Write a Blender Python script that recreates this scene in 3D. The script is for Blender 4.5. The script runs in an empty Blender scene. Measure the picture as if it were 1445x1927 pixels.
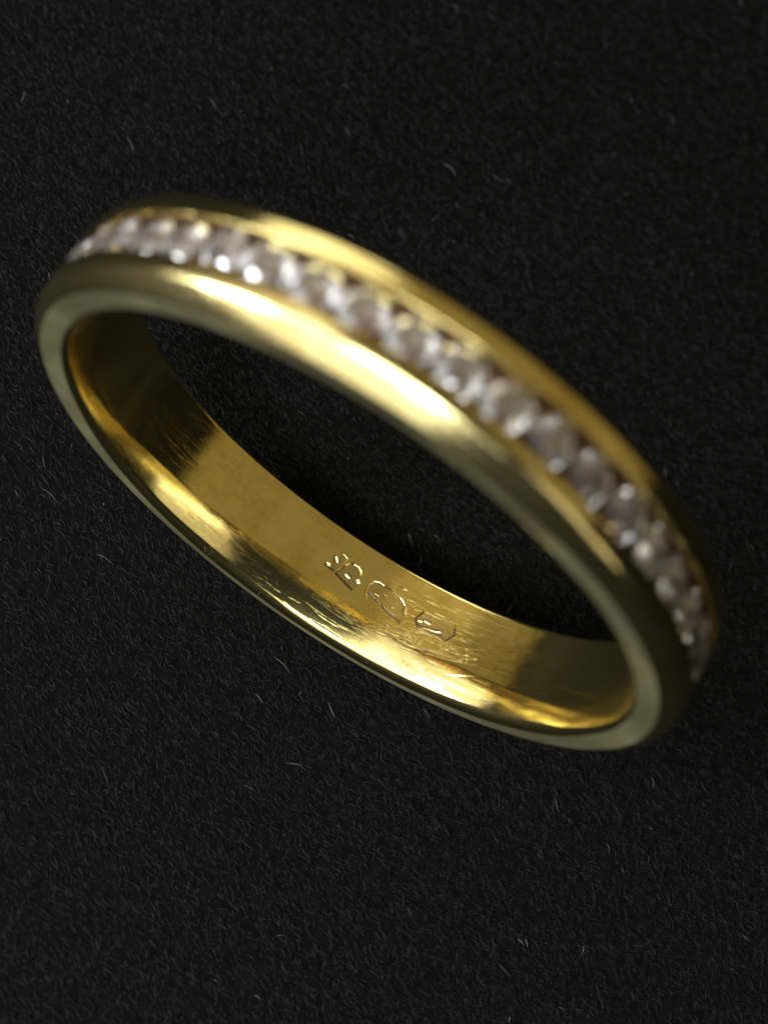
import bpy, math, random
import numpy as np
from mathutils import Matrix, Vector
random.seed(7); rng = np.random.default_rng(7)
scene = bpy.context.scene
col = scene.collection
MM = 0.1                                   # 1 Blender unit = 1 cm, everything below is written in mm

# ------------------------------------------------------------------ camera
R_STAND = 9.61                             # ring centre above the felt
CAM_POS = Vector((0.5917, -23.1408, 64.0862 + R_STAND))
U = Vector((0.82446938, -0.56590657, 0.0))
N = Vector((-0.53343764, -0.7771654, 0.33385359))
V = Vector((0.18892994, 0.27525206, 0.94262494))
rot = Matrix((U, -N, V))                   # camera axes expressed in the world
cam_d = bpy.data.cameras.new("camera")
cam = bpy.data.objects.new("camera", cam_d)
col.objects.link(cam)
cam.matrix_world = Matrix.Translation(CAM_POS * MM) @ rot.to_4x4()
cam_d.sensor_fit = 'VERTICAL'
cam_d.sensor_height = 36.0
cam_d.lens = 36.0 * 5016.8 / 1927.0
cam_d.clip_start = 0.05; cam_d.clip_end = 500
cam_d.dof.use_dof = True
cam_d.dof.focus_distance = 7.62
cam_d.dof.aperture_fstop = cam_d.lens / 1000 / 0.168
scene.camera = cam

# ------------------------------------------------------------------ light
world = bpy.data.worlds.new("World"); scene.world = world
world.use_nodes = True
bg = world.node_tree.nodes["Background"]
bg.inputs[0].default_value = (0.9, 0.95, 1.0, 1); bg.inputs[1].default_value = 0.004

def area(name, pos, target, sx, sy, radiance, color):
    d = bpy.data.lights.new(name, 'AREA'); d.shape = 'RECTANGLE'
    d.size = sx * MM; d.size_y = sy * MM
    d.energy = radiance * math.pi * d.size * d.size_y     # watts giving that radiance
    d.color = color
    o = bpy.data.objects.new(name, d); col.objects.link(o)
    o.location = Vector(pos) * MM
    o.rotation_euler = (Vector(target) - Vector(pos)).to_track_quat('-Z', 'Y').to_euler()
    return o
CEN = (0, 0, 8)
def polar(az, el, dist):
    a, e = math.radians(az), math.radians(el)
    return (dist*math.sin(a)*math.cos(e), -dist*math.cos(a)*math.cos(e), 8 + dist*math.sin(e))  # az 0 = towards the near side, + = right
area('window_light', polar(-27, 32, 130), CEN, 140, 135, 1.8, (0.97, 0.98, 1.0))
area('glint_panel_light', polar(-12, 42, 126), CEN, 50, 42, 24.0, (0.92, 0.96, 1.0))  # added panel before the window, puts white glints on the stones
area('lower_glint_light', polar(-56, 21, 126), CEN, 58, 40, 26.0, (0.92, 0.96, 1.0))  # second added panel, for glints on the left-hand stones
area('window_side_light', polar(-77, 32, 130), CEN, 92, 135, 1.3, (1.0, 0.98, 0.95))
area('left_window_light', polar(-143, 18, 150), CEN, 78, 70, 1.9, (1.0, 0.97, 0.90))
area('right_wall_light', polar(69, 37, 150), CEN, 58, 95, 0.75, (1.0, 0.93, 0.78))
area('ridge_streak_light', polar(83, 37, 150), CEN, 11, 92, 3.2, (1.0, 0.93, 0.75))  # added narrow lamp that draws the yellow streak on the bevel ridge
area('back_wall_light', polar(180, 47, 300), CEN, 900, 450, 0.27, (1.0, 0.79, 0.36))
area('back_corner_light', polar(-114, 30, 300), CEN, 104, 332, 0.24, (1.0, 0.79, 0.36))

scene.view_settings.view_transform = 'Standard'
scene.view_settings.look = 'None'
scene.view_settings.exposure = 0
scene.cycles.max_bounces = 16
scene.cycles.glossy_bounces = 10
scene.cycles.transmission_bounces = 14
scene.cycles.caustics_reflective = True
scene.cycles.caustics_refractive = True
scene.cycles.sample_clamp_indirect = 6.0

# ------------------------------------------------------------------ helpers
def mesh_np(name, verts, faces, smooth=False, normals=None):
    """verts (n,3) mm, faces (m,k) constant k"""
    me = bpy.data.meshes.new(name)
    v = np.asarray(verts, np.float32) * MM
    f = np.asarray(faces, np.int32)
    me.vertices.add(len(v)); me.vertices.foreach_set('co', v.ravel())
    k = f.shape[1]
    me.loops.add(f.size); me.loops.foreach_set('vertex_index', f.ravel())
    me.polygons.add(len(f))
    me.polygons.foreach_set('loop_start', np.arange(0, f.size, k, dtype=np.int32))
    me.polygons.foreach_set('use_smooth', np.full(len(f), smooth))
    me.update(calc_edges=True); me.validate()
    if normals is not None:
        me.normals_split_custom_set_from_vertices([tuple(n) for n in normals])
    return me

def obj(name, me, mat, parent=None):
    o = bpy.data.objects.new(name, me); col.objects.link(o)
    if mat and not me.materials: me.materials.append(mat)
    if parent: o.parent = parent
    return o

def new_mat(name):
    m = bpy.data.materials.new(name); m.use_nodes = True
    nt = m.node_tree
    return m, nt, nt.nodes["Principled BSDF"]

def node(nt, typ, **kw):
    n = nt.nodes.new(typ)
    for k, v in kw.items():
        if hasattr(n, k) and k not in n.inputs: setattr(n, k, v)
        else: n.inputs[k].default_value = v
    return n

# ------------------------------------------------------------------ materials
def gold_material(name, r_lo, r_hi, base, haze, grain=1.0):
    m, nt, p = new_mat(name); L = nt.links.new
    p.inputs['Base Color'].default_value = base
    p.inputs['Metallic'].default_value = 1.0
    tc = node(nt, 'ShaderNodeTexCoord')
    # wear: roughness varies in patches
    n1 = node(nt, 'ShaderNodeTexNoise', Scale=4.0, Detail=4.0, Roughness=0.6)
    L(tc.outputs['Object'], n1.inputs['Vector'])
    mr = node(nt, 'ShaderNodeMapRange'); mr.inputs['From Min'].default_value = 0.3; mr.inputs['From Max'].default_value = 0.7
    mr.inputs['To Min'].default_value = r_lo; mr.inputs['To Max'].default_value = r_hi
    L(n1.outputs['Fac'], mr.inputs['Value']); L(mr.outputs['Result'], p.inputs['Roughness'])
    nb = node(nt, 'ShaderNodeTexNoise', Scale=5.5, Detail=5.0, Roughness=0.65)
    mb = node(nt, 'ShaderNodeMapping'); mb.inputs['Location'].default_value = (3.1, 1.7, 0.4)
    L(tc.outputs['Object'], mb.inputs['Vector']); L(mb.outputs['Vector'], nb.inputs['Vector'])
    cb = node(nt, 'ShaderNodeValToRGB')
    cb.color_ramp.elements[0].position = 0.30; cb.color_ramp.elements[0].color = tuple(c*k for c, k in zip(base[:3], (0.78, 0.70, 0.55))) + (1,)
    cb.color_ramp.elements[1].position = 0.55; cb.color_ramp.elements[1].color = base
    L(nb.outputs['Fac'], cb.inputs['Fac']); L(cb.outputs['Color'], p.inputs['Base Color'])
    # slow unevenness of hand polishing + micro scratches
    n2 = node(nt, 'ShaderNodeTexNoise', Scale=6.5, Detail=2.5)
    L(tc.outputs['Object'], n2.inputs['Vector'])
    mp = node(nt, 'ShaderNodeMapping'); mp.inputs['Scale'].default_value = (10, 330, 10)
    L(tc.outputs['Object'], mp.inputs['Vector'])
    n3 = node(nt, 'ShaderNodeTexNoise', Scale=1.0, Detail=5.0, Roughness=0.7)
    L(mp.outputs['Vector'], n3.inputs['Vector'])
    b1 = node(nt, 'ShaderNodeBump', Strength=0.7, Distance=0.0028)
    L(n2.outputs['Fac'], b1.inputs['Height'])
    b2 = node(nt, 'ShaderNodeBump', Strength=min(1, 0.38*grain), Distance=0.0004*grain)
    L(n3.outputs['Fac'], b2.inputs['Height']); L(b1.outputs['Normal'], b2.inputs['Normal'])
    # sparse hairline scratches running round the band
    mq = node(nt, 'ShaderNodeMapping'); mq.inputs['Scale'].default_value = (3.2, 55, 3.2); mq.inputs['Rotation'].default_value = (0.05, 0.03, 0.07)
    L(tc.outputs['Object'], mq.inputs['Vector'])
    n4 = node(nt, 'ShaderNodeTexNoise', Scale=1.0, Detail=3.0, Roughness=0.6)
    L(mq.outputs['Vector'], n4.inputs['Vector'])
    c4 = node(nt, 'ShaderNodeValToRGB'); e4 = c4.color_ramp.elements
    e4[0].position = 0.53; e4[0].color = (1, 1, 1, 1); e4[1].position = 0.55; e4[1].color = (1, 1, 1, 1)
    k4 = e4.new(0.54); k4.color = (0, 0, 0, 1)
    L(n4.outputs['Fac'], c4.inputs['Fac'])
    b3 = node(nt, 'ShaderNodeBump', Strength=0.20, Distance=0.0006)
    L(c4.outputs['Color'], b3.inputs['Height']); L(b2.outputs['Normal'], b3.inputs['Normal'])
    b2 = b3
    L(b2.outputs['Normal'], p.inputs['Normal'])
    # fine scratches scatter a little of the light widely
    p2 = node(nt, 'ShaderNodeBsdfPrincipled')
    p2.inputs['Base Color'].default_value = base; p2.inputs['Metallic'].default_value = 1.0; p2.inputs['Roughness'].default_value = 0.62
    L(b2.outputs['Normal'], p2.inputs['Normal'])
    mx = node(nt, 'ShaderNodeMixShader'); mx.inputs[0].default_value = haze
    L(p.outputs[0], mx.inputs[1]); L(p2.outputs[0], mx.inputs[2])
    L(mx.outputs[0], nt.nodes['Material Output'].inputs['Surface'])
    return m
GOLD = gold_material('polished_yellow_gold', 0.09, 0.15, (0.80, 0.665, 0.265, 1), 0.02)
MATT = gold_material('brushed_yellow_gold', 0.30, 0.50, (0.66, 0.61, 0.34, 1), 0.15, 2.2)
SATIN = gold_material('worn_yellow_gold', 0.10, 0.17, (0.79, 0.66, 0.29, 1), 0.03, 1.3)

def shaded_gold():  # gold darkened by a painted shade mask in the stamped marks
    m = GOLD.copy(); m.name = 'gold_with_mark_shade'; nt = m.node_tree; L = nt.links.new
    at = node(nt, 'ShaderNodeAttribute'); at.attribute_name = 'mark_shade'
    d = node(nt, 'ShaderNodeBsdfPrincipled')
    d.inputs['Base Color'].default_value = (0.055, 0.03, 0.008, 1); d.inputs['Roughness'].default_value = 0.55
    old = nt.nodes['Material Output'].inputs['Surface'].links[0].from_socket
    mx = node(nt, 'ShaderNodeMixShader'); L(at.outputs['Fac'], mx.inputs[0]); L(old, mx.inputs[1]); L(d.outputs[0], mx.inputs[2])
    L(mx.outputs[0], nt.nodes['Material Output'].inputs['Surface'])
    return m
SHADED = shaded_gold()

CHANNEL = gold_material('dark_channel_gold', 0.35, 0.5, (0.30, 0.17, 0.075, 1), 0.3)

def diamond_material():
    m, nt, p = new_mat('clear_gemstone'); L = nt.links.new
    p.inputs['Base Color'].default_value = (0.74, 0.70, 0.68, 1)
    p.inputs['Roughness'].default_value = 0.04
    p.inputs['IOR'].default_value = 2.4
    p.inputs['Specular IOR Level'].default_value = 0.95
    p.inputs['Transmission Weight'].default_value = 0.91      # a dull film of dirt clouds the stones
    return m
GEM = diamond_material()

def felt_material():
    m, nt, p = new_mat('black_felt'); L = nt.links.new
    tc = node(nt, 'ShaderNodeTexCoord')
    n1 = node(nt, 'ShaderNodeTexNoise', Scale=30.0, Detail=6.0, Roughness=0.7)
    L(tc.outputs['Object'], n1.inputs['Vector'])
    cr = node(nt, 'ShaderNodeValToRGB')
    cr.color_ramp.elements[0].position = 0.35; cr.color_ramp.elements[0].color = (0.0014, 0.0014, 0.0014, 1)
    cr.color_ramp.elements[1].position = 0.7; cr.color_ramp.elements[1].color = (0.0048, 0.0048, 0.0045, 1)
    L(n1.outputs['Fac'], cr.inputs['Fac']); L(cr.outputs['Color'], p.inputs['Base Color'])
    p.inputs['Roughness'].default_value = 1.0
    p.inputs['Specular IOR Level'].default_value = 0.05
    b = node(nt, 'ShaderNodeBump', Strength=0.8, Distance=0.01)
    L(n1.outputs['Fac'], b.inputs['Height']); L(b.outputs['Normal'], p.inputs['Normal'])
    return m
FELT = felt_material()

def fibre_material(name, lo, hi):
    m, nt, p = new_mat(name); L = nt.links.new
    g = node(nt, 'ShaderNodeNewGeometry')
    cr = node(nt, 'ShaderNodeValToRGB')
    cr.color_ramp.elements[0].position = 0.0; cr.color_ramp.elements[0].color = (*lo, 1)
    e = cr.color_ramp.elements.new(0.8); e.color = tuple(0.6*a+0.4*b for a, b in zip(lo, hi)) + (1,)
    cr.color_ramp.elements[-1].position = 1.0; cr.color_ramp.elements[-1].color = (*hi, 1)
    L(g.outputs['Random Per Island'], cr.inputs['Fac']); L(cr.outputs['Color'], p.inputs['Base Color'])
    p.inputs['Roughness'].default_value = 0.6
    p.inputs['Specular IOR Level'].default_value = 0.3
    return m
FIBRE = fibre_material('black_fibre', (0.0012, 0.0012, 0.0012), (0.036, 0.036, 0.0345))
LINT = fibre_material('pale_lint', (0.05, 0.05, 0.05), (0.2, 0.2, 0.19))

# ------------------------------------------------------------------ felt
g = 61
xs = np.linspace(-300, 300, g)
X, Y = np.meshgrid(xs, xs, indexing='ij')
vv = np.stack([X.ravel(), Y.ravel(), np.zeros(g*g)], 1)
i, j = np.meshgrid(np.arange(g-1), np.arange(g-1), indexing='ij')
a = (i*g + j).ravel()
felt = obj('felt_surface', mesh_np('felt_surface', vv, np.stack([a, a+g, a+g+1, a+1], 1), True), FELT)
felt['kind'] = 'structure'; felt['label'] = 'matt black felt sheet under the ring'

def fibres(n, x0, x1, y0, y1, lmin, lmax, rad, zmax, ang_mean, ang_sd, curl, segs=4, zbase=0.0):
    base = np.stack([rng.uniform(x0, x1, n), rng.uniform(y0, y1, n)], 1)
    L = rng.uniform(lmin, lmax, n) * rng.uniform(0.5, 1.3, n)
    ang = rng.normal(ang_mean, ang_sd, n)
    bend = rng.normal(0, curl, n)
    zpk = rng.uniform(0.0, zmax, n)
    lean = rng.uniform(-0.5, 0.5, n)
    r = rad * rng.uniform(0.6, 1.4, n)
    t = np.linspace(-0.5, 0.5, segs+1)
    P = np.zeros((n, segs+1, 3)); cx = np.zeros(n); cy = np.zeros(n)
    step = L/segs
    for k in range(segs+1):
        aa = ang + bend*t[k]
        if k: cx = cx + np.cos(aa)*step; cy = cy + np.sin(aa)*step
        P[:, k, 0] = base[:, 0] + cx; P[:, k, 1] = base[:, 1] + cy
        P[:, k, 2] = zbase + 0.02 + zpk*(1-(2*t[k])**2) + zpk*lean*t[k]
    side = np.stack([-np.sin(ang), np.cos(ang), np.zeros(n)], 1)[:, None]
    up = np.array([0, 0, 1.0])
    rr = (r[:, None]*(1-0.6*np.abs(2*t)**3)[None])[..., None]
    ring = np.stack([P + rr*(side*math.cos(q)+up*math.sin(q)) for q in (math.pi/2, math.pi/2+2.094, math.pi/2+4.189)], 2)  # n, segs+1, 3, 3
    V_ = ring.reshape(-1, 3)
    s, k3 = np.meshgrid(np.arange(segs), np.arange(3), indexing='ij')
    q = np.stack([s*3+k3, s*3+(k3+1) % 3, (s+1)*3+(k3+1) % 3, (s+1)*3+k3], -1).reshape(-1, 4)
    F = (q[None] + (np.arange(n)*(segs+1)*3)[:, None, None]).reshape(-1, 4)
    return V_, F
FIB_ANG = math.radians(-28)       # lie of the nap on the sheet
Vf, Ff = fibres(170000, -22, 22, -24, 27, 0.08, 0.32, 0.0058, 0.09, FIB_ANG, 0.5, 0.3, 2)
nap = obj('felt_fibres', mesh_np('felt_fibres', Vf, Ff, True), FIBRE)
nap['kind'] = 'stuff'; nap['label'] = 'short black fibres of the felt nap lying all over the sheet'
Vf, Ff = fibres(330, -22, 22, -24, 26, 0.06, 0.55, 0.008, 0.15, FIB_ANG, 0.55, 0.3)
lint = obj('felt_lint', mesh_np('felt_lint', Vf, Ff, True), LINT)
lint['kind'] = 'stuff'; lint['label'] = 'stray pale lint fibres scattered over the black felt'

# ------------------------------------------------------------------ ring
ring = bpy.data.objects.new('wedding_ring', None); col.objects.link(ring)
ring.empty_display_size = 0.3
ring['label'] = 'yellow gold wedding band with a channel-set row of clear round stones standing on black felt'
ring['category'] = 'ring'

# profile in (z, r): z = along the axis, + towards the camera side.  The inside is flat, with a
# bevel on the near side that is worn wider at the bottom of the band (a function of the angle)
def arc(cz, cr, rad, a0, a1, n):
    return [(cz+rad*math.cos(math.radians(q)), cr+rad*math.sin(math.radians(q))) for q in np.linspace(a0, a1, n)]
zi = np.linspace(-1.0, 1.0, 161)            # fine steps of the inside face
ZE = 1.38                                   # end of the bevel
zb_ = np.linspace(1.02, ZE, 10)
ZF, ZB = 1.55, 1.46                         # near and far faces
def bevel_start(t):
    d = (t-275.0+180) % 360-180
    return min(1.36, 0.70+1.4e-4*d*d) + 0.006*math.sin(math.radians(t)*17)+0.004*math.sin(math.radians(t)*41)
def tilt_at(z, zb):
    if z < zb-0.33: return 0.0
    if z < zb-0.25: return 7.0*(z-zb+0.33)/0.08
    if z < zb: return 7.0+5.0*(z-zb+0.25)/0.25
    return 12.0+8.0*min(1, (z-zb)/0.6)
rb = 0.16
far_edge = [(-ZB+rb*(1-math.cos(q)), 8.35+rb*(1-math.sin(q))) for q in np.linspace(0.05, math.pi/2, 8)]
far_edge += [(z, 8.35) for z in np.linspace(-1.26, -1.02, 5)]
zdense = np.linspace(0.0, ZE, 139)
def inside_near(t):
    zb = bevel_start(t)
    sl = np.tan(np.radians([tilt_at(z, zb) for z in zdense]))
    rd = 8.35+np.concatenate([[0], np.cumsum((sl[1:]+sl[:-1])/2*np.diff(zdense))])
    r_in = np.interp(zi, zdense, rd); r_b = np.interp(zb_, zdense, rd)
    tau = math.radians(tilt_at(ZE, zb)); rr_ = (ZF-ZE)/(1-math.sin(tau))
    kr = 1+1.0*min(1, max(0, (1.36-zb)/0.65))*(0.42/(rr_*math.cos(tau))-1)   # the worn bottom is rounded over further
    ang = np.linspace(tau, math.radians(87), 20)[1:]
    za = ZE+rr_*(np.sin(ang)-math.sin(tau)); ra = rd[-1]+min(kr*rr_*math.cos(tau), 9.08-near_cut(t)-rd[-1])/math.cos(tau)*(math.cos(tau)-np.cos(ang))
    return np.concatenate([r_in, r_b, ra]), np.concatenate([zi, zb_, za])
rail_z, rail_r = 0.63, 9.655
def outer_side(zf, cut=0.0, lip=0.03, ex=1.6):
    """from the flat face up over a steep shoulder to the nearly flat rail"""
    rs = 9.17-cut
    o = [(zf+0.004, rs-0.07), (zf+0.006, rs)]
    zz_, rr_, steps = zf+0.006, rs, []
    # tilt of the surface normal from radial (90 = face, 0 = rail top)
    for ph in np.linspace(86, 52, 9): steps.append((ph, 0.022))
    for ph in np.linspace(52, 44, 5): steps.append((ph, 0.055+cut/0.74/5))
    for ph in np.linspace(42, 9, 10): steps.append((ph, 0.020))
    for ph, ds in steps:
        zz_ -= ds*math.cos(math.radians(ph)); rr_ += ds*math.sin(math.radians(ph)); o.append((zz_, rr_))
    k = (rail_r-o[1][1])/(rr_-o[1][1]+lip)
    o = o[:2]+[(z, rs+(r-rs)*k) for z, r in o[2:]]
    zl, rl = o[-1]
    for t in np.linspace(0.2, 1, 5): o.append((zl+(rail_z+0.04-zl)*t, rl+(rail_r-rl)*(1-(1-t)**ex)))
    return o
def near_cut(t):                            # the rim is worn rounder at the top
    d = abs((t-98.0+180) % 360-180)
    return 0.28*(0.5+0.5*math.cos(math.pi*min(1, d/65)))
outer_b = outer_side(ZB, 0.0, 0.12, 1.05)
wall = [(rail_z+0.015, rail_r-0.004), (rail_z, rail_r-0.02), (rail_z, 9.4), (rail_z, 9.1), (rail_z-0.03, 9.0), (0.3, 8.95)]
outer_b += wall
back = [(-z, r) for z, r in reversed(outer_b)] + [(-ZB, 8.8)]
NI = len(zi); NF = len(far_edge)

# angles (degrees, 90 = top, 270 = standing point), fine where the hallmarks are
T0, T1 = 268.0, 318.0
th = np.concatenate([np.arange(0, T0, 0.75), np.arange(T0, T1, 0.07), np.arange(T1, 359.9, 0.75)])
NT = len(th)
bk = np.array(back)

# ---- hallmark and scratch relief, drawn in (s, z) mm on the inside of the band
def px2sz(px, py, r=8.35):                  # where a sight line meets the inside of the band
    d = Vector(((px-722.5)/5016.8, -(py-963.5)/5016.8, -1.0)); d = rot.to_3x3() @ d
    o = CAM_POS - Vector((0, 0, R_STAND))
    A = d.x**2+d.z**2; B = o.x*d.x+o.z*d.z; C = o.x**2+o.z**2-r*r
    t = (-B+math.sqrt(B*B-A*C))/A
    p = o+t*d
    return (math.degrees(math.atan2(p.z, p.x)) % 360, -p.y)
def crop(pts, ox, oy, s): return [px2sz(ox+x*s, oy+y*s) for x, y in pts]
K = math.radians(1)*8.35
fine = (th >= T0) & (th <= T1)
SS, ZZ = np.meshgrid(th[fine]*K, zi, indexing='ij')
depth = np.zeros_like(SS)
def seg_dist(ax, ay, bx, by):
    dx, dy = bx-ax, by-ay
    t = np.clip(((SS-ax)*dx+(ZZ-ay)*dy)/(dx*dx+dy*dy+1e-12), 0, 1)
    return np.hypot(SS-ax-t*dx, ZZ-ay-t*dy), t
def groove(pts, w, dep, fade=False, union=False):
    global depth
    p = [(a*K, b) for a, b in pts]; m = np.zeros_like(SS)
    for q in range(len(p)-1):
        d, t = seg_dist(*p[q], *p[q+1])
        f = dep*np.clip(1-d/w, 0, 1)
        if fade: f = f*np.clip(1.2-abs(2*((q+t)/(len(p)-1))-1), 0.2, 1)
        m = np.maximum(m, f) if dep > 0 else np.minimum(m, f)
    if union: depth = np.maximum(depth, m)
    else: depth += m
def recess(pts, w, dep, ramp=False):
    global depth
    p = [(a*K, b) for a, b in pts]; ins = np.zeros(SS.shape, bool); dd = np.full(SS.shape, 9.0)
    for q in range(len(p)):
        (ax, ay), (bx, by) = p[q], p[(q+1) % len(p)]
        c = ((ay > ZZ) != (by > ZZ)) & (SS < (bx-ax)*(ZZ-ay)/(by-ay+1e-12)+ax)
        ins ^= c
        dd = np.minimum(dd, seg_dist(ax, ay, bx, by)[0])
    s = np.where(ins, dd, -dd)
    if ramp:                                # struck deeper along the foot of the letters
        zs = np.array([b for a, b in pts]); u = np.clip((ZZ-zs.min())/(zs.max()-zs.min()), 0, 1)
        dep = dep*(0.35+0.65*u)
    depth = np.maximum(depth, dep*np.clip(0.5+s/w, 0, 1))
c1 = (600, 1025, 100/1445); c2 = (680, 1080, 190/1445); c3 = (700, 1080, 400/1445)
# maker's punch: two joined letters
mk1 = crop([(160,540),(200,490),(330,570),(400,490),(390,330),(470,330),(520,470),(600,330),(640,220),(790,390),(700,470),(440,740)], *c1)
mk2 = crop([(440,770),(520,700),(620,690),(640,640),(720,560),(850,510),(960,530),(1080,600),(1150,720),(1150,840),(1050,950),(1090,1060),(980,1170),(900,1240)], *c1)
recess(mk1, 0.05, 0.055, True); recess(mk2, 0.055, 0.07, True)
groove(crop([(760,800),(840,880)], *c1), 0.05, -0.03)
groove(crop([(440,740),(640,580)], *c1), 0.035, -0.04)
# oval punch
ov = crop([(70,220),(180,110),(320,170),(440,240),(560,340),(620,460),(640,620),(560,700),(430,600),(310,480),(215,370),(110,290)], *c2)
recess(ov, 0.09, 0.012)
for pl in ([(60,340),(70,220),(110,150),(180,110),(250,125),(320,170)], [(100,270),(180,340)], [(190,290),(240,320)], [(215,370),(260,430)],
           [(310,470),(400,560),(470,600)], [(550,350),(590,400),(615,460),(600,530),(620,600)], [(315,295),(350,320)], [(425,480),(455,495)]):
    groove(crop(pl, *c2), 0.028, 0.016)
# oblong punch
ob = crop([(770,640),(900,540),(1330,730),(1340,870),(1200,960),(1030,870),(800,750)], *c2)
recess(ob, 0.06, 0.036, True)
for pl in ([(810,750),(970,790),(1050,820),(1130,825)], [(1020,860),(1140,910)], [(820,665),(870,675)], [(910,670),(980,710)]):
    groove(crop(pl, *c2), 0.03, -0.025)
punch = depth.copy()
# long wear scratches beside the marks
for pl in ([(440,240),(580,330),(680,375),(800,440),(900,500)], [(1030,560),(1110,580),(1220,640)], [(525,0),(660,100)], [(560,195),(680,250)], [(930,390),(1040,430),(1130,500)],
           [(690,450),(780,520),(870,540)]):
    groove(crop(pl, *c2), 0.016, 0.009, True)
for pl in ([(340,440),(520,490),(700,520),(830,522)], [(880,528),(960,530)], [(330,530),(500,580),(650,610),(830,645)], [(470,680),(710,700)], [(200,95),(250,120)], [(170,0),(240,45)]):
    groove(crop(pl, *c3), 0.014, 0.008, True)
for q in range(120):
    x = random.uniform(-80, 640); y = 290+0.42*x+random.gauss(0, 62)
    l = random.uniform(40, 200); sl = random.gauss(0.36, 0.06)
    groove(crop([(x, y), (x+l/2, y+l/2*sl+random.uniform(-1.5, 1.5)), (x+l, y+l*sl)], *c3), random.uniform(0.009, 0.013), random.uniform(0.003, 0.010), True, True)
for q in range(120):
    x = random.uniform(-400, 950); y = 60+0.5*x+random.gauss(0, 110)
    l = random.uniform(15, 80); sl = random.gauss(0.45, 0.3)
    groove(crop([(x, y), (x+l, y+l*sl)], *c3), random.uniform(0.009, 0.012), random.uniform(0.001, 0.004), True, True)
depth = depth*np.clip((1.0-np.abs(ZZ))/0.1, 0, 1)

# shade painted into the recesses, strongest along the foot of each mark
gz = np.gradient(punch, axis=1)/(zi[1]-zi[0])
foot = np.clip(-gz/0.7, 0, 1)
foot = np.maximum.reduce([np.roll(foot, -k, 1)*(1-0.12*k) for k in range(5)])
mark_shade_f = np.clip(0.30*np.clip(punch/0.03, 0, 1)+0.75*foot, 0, 0.95)
rows_r, rows_z = [], []
fe = np.array(far_edge)
for t in th:
    r_, z_ = inside_near(t)
    fixed = np.concatenate([np.array(outer_side(ZF, near_cut(t))+wall), bk])
    rows_r.append(np.concatenate([fe[:, 1], r_, fixed[:, 1]])); rows_z.append(np.concatenate([fe[:, 0], z_, fixed[:, 0]]))
rr = np.array(rows_r); zz = np.array(rows_z); NP = rr.shape[1]
rr[np.ix_(np.where(fine)[0], np.arange(NF, NF+NI))] += depth
# slight hand-made unevenness of the whole band
mark_shade = np.zeros_like(rr); mark_shade[np.ix_(np.where(fine)[0], np.arange(NF, NF+NI))] = mark_shade_f
tr = np.radians(th)[:, None]
rr = rr + 0.012*np.sin(2*tr+0.6) + 0.006*np.sin(5*tr+1.0)
VX = np.stack([rr*np.cos(tr), -zz, rr*np.sin(tr)+R_STAND], -1).reshape(-1, 3)
ii, jj = np.meshgrid(np.arange(NT), np.arange(NP), indexing='ij')
i2, j2 = (ii+1) % NT, (jj+1) % NP
FX = np.stack([ii*NP+jj, i2*NP+jj, i2*NP+j2, ii*NP+j2], -1).reshape(-1, 4)
me_all = mesh_np('all', VX, FX, True)
nrm = np.zeros(len(VX)*3, np.float32)
me_all.vertices.foreach_get('normal', nrm); nrm = nrm.reshape(-1, 3)
cen = VX[FX[0]].mean(0); 
# orientation check: the inside normal must point to the axis
q = (NT//3)*NP + NF + 80
if nrm[q] @ (np.array([0, 0, R_STAND])-VX[q]) < 0:
    FX = FX[:, ::-1]; nrm = -nrm
# crease the channel's upper edges by leaving them to the profile; split the stamped patches off
tf = th[ii.ravel()]; zf_ = zz.ravel(); jr = jj.ravel(); inn = (jr >= NF) & (jr < NF+NI-1)
def patch(t0, t1, z0, z1): return inn & (tf >= t0) & (tf < t1) & (zf_ >= z0) & (zf_ < z1)
def bounds(pts):
    a = [p[0] for p in pts]; b = [p[1] for p in pts]
    return min(a)-0.35, max(a)+0.35, min(b)-0.05, max(b)+0.05
masks = [('maker_mark', patch(*bounds(mk1+mk2)), "deeply punched maker's mark of two joined letters"),
         ('oval_hallmark', patch(*bounds(ov)), 'worn oval hallmark with a faint curved outline'),
         ('oblong_hallmark', patch(*bounds(ob)), 'worn oblong hallmark with a bright upper edge')]
rest = np.ones(len(FX), bool)
def sub(name, mask):
    f = FX[mask]; u, inv = np.unique(f, return_inverse=True)
    me = mesh_np(name, VX[u], inv.reshape(f.shape), True, nrm[u])
    me.attributes.new('mark_shade', 'FLOAT', 'POINT').data.foreach_set('value', mark_shade.ravel()[u].astype(np.float32))
    return me
parts = []
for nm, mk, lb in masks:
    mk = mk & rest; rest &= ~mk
    o = obj(nm, sub(nm, mk), SHADED, ring); o['label'] = lb
band = obj('gold_band', sub('gold_band', rest), GOLD, ring)
bpy.data.meshes.remove(me_all)
band.data.materials.append(MATT)            # the flat near face is left brushed, its colour greyed to imitate cool light
jf = jr[rest]; f0 = NF+NI+len(zb_)+17
band.data.materials.append(SATIN)           # its outer shoulder is worn satin
band.data.polygons.foreach_set('material_index', np.where((jf >= f0) & (jf < f0+5), 1, np.where((jf >= f0+5) & (jf < f0+29), 2, 0)).astype(np.int32))
band.data.materials.append(CHANNEL)         # floor and walls of the stone channel are a darker brown
mi = np.zeros(len(jf), np.int32); band.data.polygons.foreach_get('material_index', mi)
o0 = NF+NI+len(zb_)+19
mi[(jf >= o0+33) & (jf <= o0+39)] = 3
band.data.polygons.foreach_set('material_index', mi)

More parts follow.
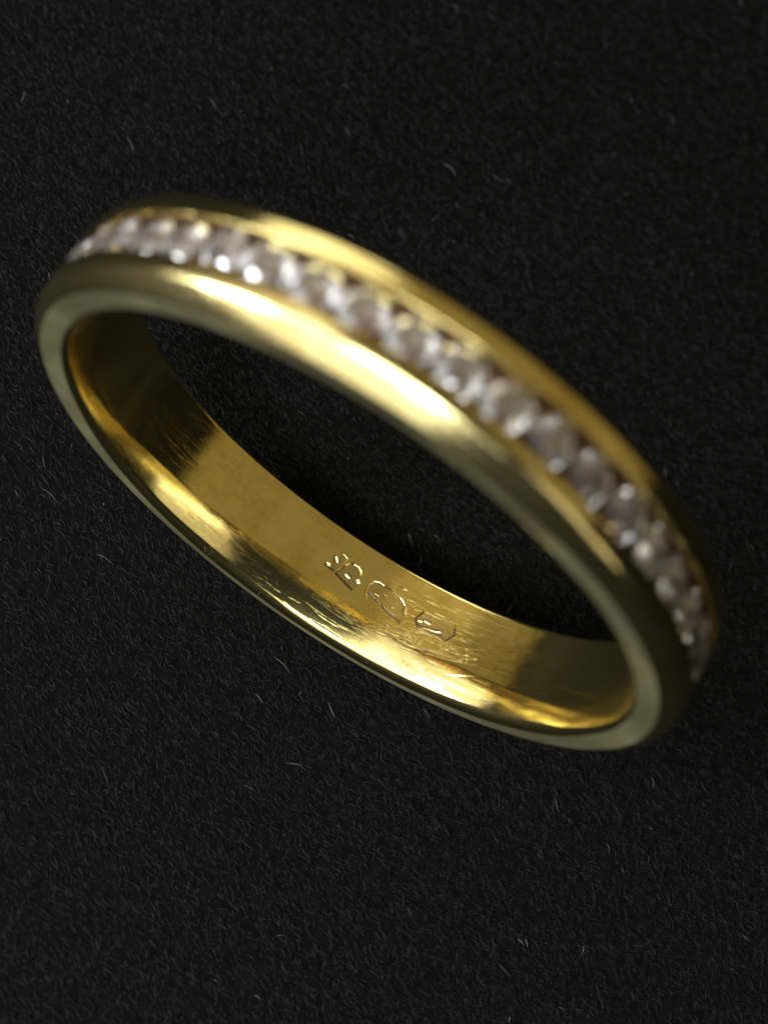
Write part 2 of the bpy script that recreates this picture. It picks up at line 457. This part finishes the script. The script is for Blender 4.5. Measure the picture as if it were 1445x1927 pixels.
# ---- round brilliant stones in the channel
def brilliant(R):
    hc, hp = 0.30*R, 0.84*R; gz = 0.03*R
    v, f = [], []
    def add(r, a, z): v.append((r*math.cos(math.radians(a)), r*math.sin(math.radians(a)), z)); return len(v)-1
    T = [add(0.56*R, 45*k, hc) for k in range(8)]
    M_ = [add(0.79*R, 45*k+22.5, hc*0.58) for k in range(8)]
    G1 = [add(R, 22.5*k, gz) for k in range(16)]
    G2 = [add(R, 22.5*k, -gz) for k in range(16)]
    P_ = [add(0.30*R, 45*k+22.5, -hp*0.72) for k in range(8)]
    cu = add(0, 0, -hp)
    f.append(T)
    for k in range(8):
        n = (k+1) % 8; p = (k-1) % 8
        f += [(T[k], M_[k], T[n]), (T[k], M_[p], G1[2*k], M_[k]), (M_[k], G1[2*k], G1[2*k+1]), (M_[k], G1[2*k+1], G1[(2*k+2) % 16])]
        f += [(cu, P_[k], G2[2*k], P_[p]), (P_[k], G2[2*k+1], G2[2*k]), (P_[k], G2[(2*k+2) % 16], G2[2*k+1])]
    for k in range(16):
        n = (k+1) % 16; f.append((G1[k], G2[k], G2[n], G1[n]))
    me = bpy.data.meshes.new('diamond')
    me.from_pydata([tuple(c*MM for c in p) for p in v], [], f); me.update()
    import bmesh
    bm = bmesh.new(); bm.from_mesh(me); bmesh.ops.recalc_face_normals(bm, faces=bm.faces); bm.to_mesh(me); bm.free()
    return me
gem = brilliant(0.65); gem.materials.append(GEM)
NS = 45
first = None
for k in range(NS):
    t = math.radians(80.5 + k*360/NS)
    o = bpy.data.objects.new('diamond', gem); col.objects.link(o); o.parent = ring
    r = 9.36 + random.uniform(-0.02, 0.02)
    out = Vector((math.cos(t), 0, math.sin(t)))
    nx = Vector((0, -1, 0)); ny = out.cross(nx)
    q = Matrix((nx, ny, out)).transposed() @ Matrix.Rotation(random.gauss(0, 0.14), 3, 'Z') @ Matrix.Rotation(random.gauss(0, 0.12), 3, 'X') @ Matrix.Rotation(random.gauss(0, 0.10), 3, 'Y')
    o.matrix_local = Matrix.Translation((out*r + Vector((0, random.gauss(0, 0.004), R_STAND)))*MM) @ q.to_4x4()

# ---- a few hairs of lint clinging to the rim
n = 46
tt = np.radians(np.where(np.arange(n) < 34, rng.uniform(248, 302, n), rng.uniform(120, 330, n)))
zz0 = rng.uniform(1.05, 1.5, n)
VL, FL = fibres(n, 0, 0, 0, 0, 0.10, 0.30, 0.005, 0.04, 0.0, 3.0, 1.2, 3)
k = VL.shape[0]//n
surf = np.array([np.interp(z, *(lambda q: (q[1], q[0]))(inside_near(math.degrees(t)))) for t, z in zip(tt, zz0)])-0.006
for i in range(n):
    o = VL[i*k:(i+1)*k]
    er = np.array([math.cos(tt[i]), 0, math.sin(tt[i])]); et = np.array([-er[2], 0, er[0]]); ey = np.array([0, -1.0, 0])
    tl = math.radians(22); up = -er*math.cos(tl)+ey*math.sin(tl); al = ey*math.cos(tl)+er*math.sin(tl)
    VL[i*k:(i+1)*k] = er*surf[i]+ey*zz0[i]+np.array([0, 0, R_STAND]) + o[:, :1]*et+o[:, 1:2]*al+o[:, 2:]*up
rl = obj('rim_lint', mesh_np('rim_lint', VL, FL, True), LINT)
rl['kind'] = 'stuff'; rl['label'] = 'tiny hairs of lint clinging to the lower rim of the gold band'
